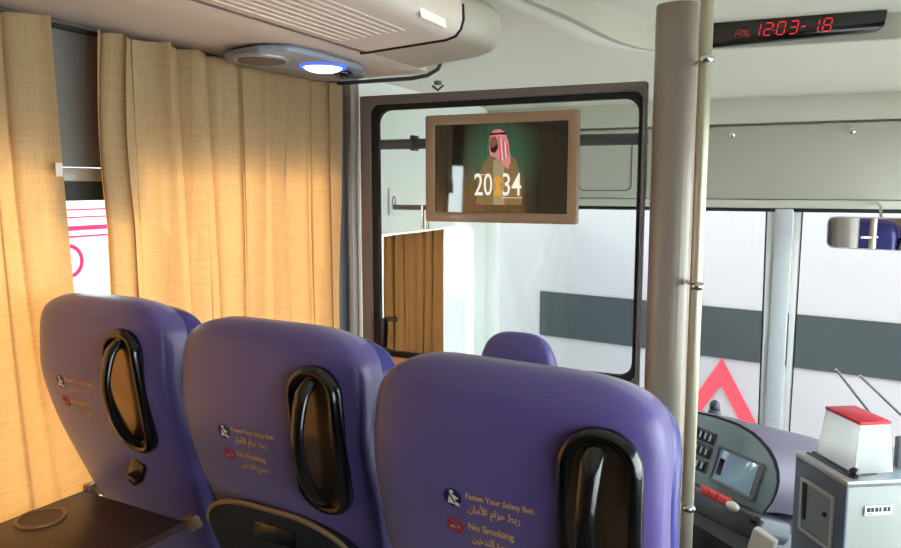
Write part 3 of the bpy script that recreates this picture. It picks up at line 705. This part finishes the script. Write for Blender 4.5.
# driver's seat beyond the divider
ds = thing('driver_chair', 'blue violet driver seat back visible low through the divider glass', 'seat', (-1.0, 2.80, -0.36))
b = MB(); rings = []
for k in range(24):
    t = 1 - (1 - k / 23) ** 2; z = 0.45 + .74 * t; w = .180 * max(.002, 1 - t ** 7) ** (1 / 3.2); d = .055 * max(.002, 1 - t ** 8) ** .5
    rings.append([(w * math.copysign(abs(math.cos(a)) ** .6, math.cos(a)), d * math.copysign(abs(math.sin(a)) ** .7, math.sin(a)), z) for a in [2 * math.pi * i / 36 for i in range(36)]])
b.loft(rings); b.build('backrest', 'leather', ds, smooth=60)
b = MB(); b.box(-.23, .23, -.02, .44, .36, .48); b.build('seat_cushion', 'leather_side', ds, bevel=.03, segs=3)
b = MB(); b.cyl((0, .2, .18), (0, 0, 1), .12, .36, 24); b.build('pedestal', 'dash_dark', ds)

# ================================================================== CLOCK, MIRROR
ck = thing('led_clock', 'long black clock bar with red digits 1203 18 on ceiling', 'clock', (-0.035, 2.925, 1.965), R(2.0))
b = MB(); pl = [(-.30, -.05), (.245, -.032), (.268, -.018), (.275, .035), (-.30, .045)]
b.prism([(x, -.03, z) for x, z in pl], (0, .04, 0)); b.build('housing', 'black', ck, bevel=.006)
SEG = {'0': 'abcdef', '1': 'bc', '2': 'abged', '3': 'abgcd', '8': 'abcdefg', 'A': 'abcefg', '%': 'bcdg'}
def digit(ch, x0, z0, w, h, name='digit', mat='led'):
    b = MB(); t = h * .065; m = Matrix.Translation((x0, -.0315, z0))
    def sk(x, z): return (x + z * .16, 0, z)
    S = dict(a=((t, h), (w - t, h)), g=((t, h / 2), (w - t, h / 2)), d=((t, 0), (w - t, 0)), f=((0, h / 2 + t), (0, h - t)), e=((0, t), (0, h / 2 - t)), b=((w, h / 2 + t), (w, h - t)), c=((w, t), (w, h / 2 - t)))
    for c in SEG[ch]:
        (xa, za), (xb, zb) = S[c]
        if xa == xb: p = [(xa - t * .55, za), (xa + t * .55, za), (xb + t * .55, zb), (xb - t * .55, zb)]
        else: p = [(xa, za - t * .55), (xb, zb - t * .55), (xb, zb + t * .55), (xa, za + t * .55)]
        b.prism([sk(x, z) for x, z in p], (0, .002, 0), m)
    o = b.build(name, mat, ck); return o
for ch, x, w, h, mt in (('A', -.197, .020, .026, 'led_off'), ('1', -.140, .022, .042, 'led'), ('2', -.103, .024, .042, 'led'), ('0', -.062, .024, .042, 'led'), ('3', -.022, .024, .042, 'led'), ('1', .045, .022, .042, 'led'), ('8', .082, .024, .042, 'led')):
    digit(ch, x, -.022, w, h, mat=mt)
text_obj('sign', '%', .034, 'led_off', lambda x, y, d: Vector((-.170 + x, -.0325 - d, -.021 + y)), ck, width=.022)
for q in ((-.072, -.069, -.008, -.004), (-.071, -.068, .008, .012), (.016, .030, -.002, .001)):
    b = MB(); b.box(q[0], q[1], -.0315, -.0295, q[2], q[3]); b.build('mark', 'led', ck)

mr = thing('rear_view_mirror', 'wide interior rear view mirror hanging under the header flap', 'mirror', (0.27, 3.31, 1.235), 0)
cp = Vector((0, 0, 1.42)); mp_ = Vector((0.25, 3.31, 1.235)); tg = Vector((-0.75, 1.1, 1.10))
nrm = ((cp - mp_).normalized() + (tg - mp_).normalized()).normalized()
qm = nrm.to_track_quat('-Y', 'Z').to_matrix().to_4x4()
b = MB(); o_ = rrect(.32, .128, .028); b.loft([[(x, .0, z) for x, z in o_], [(x * .98, .022, z * .95) for x, z in o_]], mtx=qm); b.build('housing', 'alu', mr, smooth=40)
b = MB(); o_ = rrect(.310, .118, .025); b.loft([[(x, -.003, z) for x, z in o_], [(x, .001, z) for x, z in o_]], mtx=qm); b.build('mirror_glass', 'mirror', mr, smooth=30)
b = MB(); b.tube([(.03, .015, .05), (.033, .10, .10), (.035, .27, .112)], .006, 10); b.build('stem', 'chrome', mr)
# mirror-side grab: wiper arms outside the windshield
wp = thing('windshield_wiper', 'pair of thin dark wiper arms slanting across the right windshield pane', 'wiper', (0.3, 3.96, 0.45))
for p, q in (((-.095, .11), (.14, -.20)), ((.005, .09), (.27, -.17))):
    b = MB(); b.tube([(p[0], wy(.45 + p[1]) + .03 - 3.96, p[1]), (q[0], wy(.45 + q[1]) + .03 - 3.96, q[1])], .006, 8); b.build('arm', 'dash_mid', wp)

# ================================================================== DASHBOARD
DO = Vector((-.03, 2.62, .40)); du = Vector((.743, -.669, 0)); nh = Vector((-.669, -.743, 0))
dn = Vector((-.629, -.698, .342)); dvv = dn.cross(du) * -1
if dvv.z < 0: dvv = -dvv
DM = Matrix(((du.x, dvv.x, dn.x, 0), (du.y, dvv.y, dn.y, 0), (du.z, dvv.z, dn.z, 0), (0, 0, 0, 1)))   # local x=u, y=v, z=out of the face
DM = Matrix(((du.x, dvv.x, dn.x, 0), (du.y, dvv.y, dn.y, 0), (du.z, dvv.z, dn.z, 0), (0, 0, 0, 1)))
db = thing('dashboard', 'curved lilac grey driver dashboard with switches, display and red buttons', 'dashboard', tuple(DO))
face = [(-.70, .10), (-.60, .128), (-.461, .143), (-.34, .158), (-.231, .161), (-.16, .153), (-.115, .140), (-.07, .120), (-.035, .095), (-.008, .062), (.006, .03), (.010, -.005), (.004, -.045), (-.012, -.085), (-.70, -.115)]
b = MB(); back = Vector((.33, .37, -.15))
A = [DM @ Vector((u, v, -.012)) for u, v in face]
rim = [DM @ Vector((u * 1.0 + .012, v + .010, -.004)) for u, v in face]
Bk = [p + back for p in rim]
b.loft([A, rim, [p + back * .12 + Vector((0, 0, .006)) for p in rim], Bk]); b.build('cowl', 'dash', db, smooth=50, bevel=.0)
b = MB(); b.prism([DM @ Vector((u, v, -.012)) for u, v in face], dn * .008); b.build('instrument_face', 'dash_face', db, bevel=.002)
def dbox(name, u0, u1, v0, v1, w0, w1, mat, par=db, bev=.0015):
    b = MB(); b.box(u0, u1, v0, v1, w0, w1, DM); return b.build(name, mat, par, bevel=bev)
for r_, (v0, v1) in enumerate(((.058, .104), (.004, .050), (-.050, -.004))):
    st = dbox('switch_bank', -.52, -.300, v0, v1, -.004, .002, 'dash_dark')
    for k in range(8):
        u = -.508 + k * .026
        kk = dbox('rocker_switch', u, u + .020, v0 + .005, v1 - .005, .002, .0075, 'key', st, .002)
        dbox('mark', u + .007, u + .013, v0 + .012, v1 - .012, .0075, .0082, 'key_mark', kk, 0)
fr = MB(); frame_ring(fr, shift(rrect(.215, .135, .008), -.160, .006), shift(rrect(.190, .112, .004), -.160, .006), 0, .012, Matrix(((du.x, -dn.x * -1, dvv.x, 0), (du.y, dn.y, dvv.y, 0), (du.z, dn.z, dvv.z, 0), (0, 0, 0, 1))))
dsr = fr.build('display_frame', 'dash_mid', db, bevel=.0015)
dbox('display', -.256, -.064, -.052, .064, -.003, .003, 'lcd_grey', dsr)
dbox('display_border', -.075, -.067, -.046, .058, .003, .0042, 'black', dsr, 0)
dbox('display_icon', -.245, -.222, -.030, .030, .003, .0042, 'black', dsr, 0)
# ledge under the face, with the red buttons and cream knob
b = MB(); led = [(-.70, -.115), (-.012, -.088), (.035, -.085), (.05, -.14), (.03, -.17), (-.70, -.20)]
b.prism([DM @ Vector((u, v, -.10)) for u, v in led], dn * .155); b.build('ledge', 'dash_dark', db, bevel=.012, segs=3)
for k in range(3):
    u = -.236 + k * .043
    dbox('button', u, u + .040, -.108 + k * .001, -.080 + k * .001, .035, .064, 'red', bev=.004)
b = MB(); b.ell((-.080, -.098, .058), .028, .017, .016, DM); b.build('knob', 'cream', db)
for k in range(3): dbox('button', -.42 + k * .05, -.385 + k * .05, -.108, -.088, .035, .060, 'key', bev=.003)
b = MB(); b.cyl((.022, -.105, .05), (0, 1, .25), .022, .012, 20, mtx=DM); b.build('cup_hole', 'black_matt', db)
# lower body down to the floor
b = MB(); p0 = DM @ Vector((-.70, -.19, 0)); p1 = DM @ Vector((.03, -.165, 0)); zf = -.36 - DO.z
P = [Vector((p0.x, p0.y, 0)), Vector((p1.x, p1.y, 0)), Vector((p1.x + .30, p1.y + .30, 0)), Vector((p0.x + .40, p0.y + .44, 0))]
b.prism([(p.x, p.y, zf) for p in P], (0, 0, -.15 - zf)); b.build('lower_body', 'dash_mid', db, bevel=.01)
b = MB(); b.box(-.62, -.05, -.50, -.235, -.02, .012, Matrix(((du.x, 0, nh.x, p1.x), (du.y, 0, nh.y, p1.y), (0, 1, 0, 0), (0, 0, 0, 1)))); b.build('lower_pocket', 'black_matt', db, bevel=.006)
# small lamp on top of the dash
db2 = thing('dash_top_lamp', 'small dark dome standing on top of the dashboard by the handrail', 'lamp', (-0.255, 3.02, 0.53))
b = MB(); b.ell((0, 0, .024), .020, .02, .026); b.build('dome', 'dash_dark', db2)
b = MB(); b.cyl((0, 0, 0), (0, 0, 1), .024, .02, 20); b.build('base', 'dash_mid', db2)
# ================================================================== TICKET MACHINE
BM_ = Matrix.Translation((0.144, 1.945, 0)) @ Matrix(((.852, -.545, 0, 0), (.5236, .839, 0, 0), (0, 0, 1, 0), (0, 0, 0, 1)))   # x along pale face, y along slate face
fb = thing('fare_box', 'tall steel fare box with slate side and pale grey front', 'fare box', (0.144, 1.945, 0))
FM = Matrix.Translation((-0.144, -1.945, 0)) @ BM_
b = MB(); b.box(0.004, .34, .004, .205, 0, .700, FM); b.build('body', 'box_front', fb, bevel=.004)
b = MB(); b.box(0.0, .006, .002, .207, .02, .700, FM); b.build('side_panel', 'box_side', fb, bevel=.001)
b = MB(); frame_ring(b, shift(rrect(.135, .145, .006), .108, .588), shift(rrect(.115, .125, .003), .108, .588), 0, .004, FM @ Matrix(((0, 1, 0, -.005), (1, 0, 0, 0), (0, 0, 1, 0), (0, 0, 0, 1))))
dr = b.build('side_door', 'steel', fb)
b = MB(); b.box(-.001, .0005, .052, .165, .527, .650, FM); b.build('door_plate', 'dash_face', dr)
b = MB(); b.box(-.003, 0, .150, .163, .55, .648, FM); b.build('slot', 'black_matt', dr)
b = MB(); b.cyl((-.003, .073, .60), (1, 0, 0), .006, .006, 12, mtx=FM); b.build('lock', 'black', dr)
b = MB(); b.box(-.002, .345, -.002, .210, .700, .716, FM); b.build('top_plate', 'steel', fb, bevel=.004)
b = MB(); b.box(.03, .10, .03, .19, .716, .722, FM); b.build('coin_tray', 'dash_dark', fb, bevel=.003)
b = MB(); b.box(.018, .022, .02, .19, .716, .721, FM); b.build('slot', 'box_side', fb, bevel=.001)
b = MB(); b.box(.048, .12, -.0015, .001, .628, .652, FM); pl_ = b.build('badge', 'white_print', fb)
b = MB()
for k, w in enumerate((.011, .009, .010, .006, .010, .008)): b.box(.053 + k * .0108, .053 + k * .0108 + w * .8, -.0022, -.001, .637, .648, FM)
b.box(.053, .068, -.0022, -.001, .631, .633, FM); b.build('badge_mark', 'dash_dark', pl_)
b = MB(); b.ell((.03, .02, .728), .014, .014, .014, FM); b.cyl((.03, .02, .72), (0, 0, 1), .009, .012, 14, mtx=FM); b.build('lock_knob', 'black', fb)
# clear hopper with red lid standing on the box
HM = FM
hp = MB()
x0, x1, y0, y1, z0, z1 = .040, .135, .030, .175, .7225, .838
hb = [(x0, y0, z0), (x1, y0, z0), (x1, y1, z0), (x0, y1, z0)]; ht = [(x0 + .02, y0 + .02, z1), (x1, y0 + .02, z1), (x1, y1, z1), (x0 + .02, y1, z1)]
def panel(mb, a, b_, c, d, t=.004):
    a, b_, c, d = map(Vector, (a, b_, c, d)); n = (b_ - a).cross(d - a).normalized() * t; mb.prism([a, b_, c, d], n, FM)
for i in range(4): j = (i + 1) % 4; panel(hp, hb[i], hb[j], ht[j], ht[i])
hopper = hp.build('hopper', 'acrylic', fb); hopper['label'] = 'clear acrylic hopper'
b = MB(); b.box(x0 + .015, x1 + .004, y0 + .014, y1 + .004, z1, z1 + .008, FM); b.build('lid', 'red_lid', fb, bevel=.002)
b = MB()
for i in range(4):
    b.tube([hb[i], ht[i]], .0022, 6, mtx=FM); b.tube([ht[i], ht[(i + 1) % 4]], .0022, 6, mtx=FM)
b.build('hopper_edge', 'white_print', fb)
tm = thing('ticket_display', 'small tilted blue display beside the hopper at the right edge', 'display', (0.268, 2.10, 0.7175))
TM = Matrix.Rotation(R(30), 4, 'Z')
b = MB(); b.box(-.012, .06, -.008, .012, 0, .078, TM); b.build('case', 'dash_mid', tm, bevel=.004)
b = MB(); b.box(-.004, .052, -.010, -.007, .012, .068, TM); b.build('screen', 'lcd_blue', tm)
# card reader in front of the dash
cr = thing('card_reader', 'small pale grey card reader below the dashboard ledge at bottom edge', 'card reader', (-0.045, 2.20, 0.0))
b = MB(); b.tube([(0, 0, 0), (0, 0, .385)], .012, 12); b.build('stalk', 'steel', cr)
b = MB(); b.box(-.035, .035, -.014, .014, -.05, .035, Matrix.Translation((0.005, -.005, .405)) @ Matrix.Rotation(R(-32), 4, 'Z') @ Matrix.Rotation(R(14), 4, 'Y')); b.build('reader', 'cream', cr, bevel=.006)
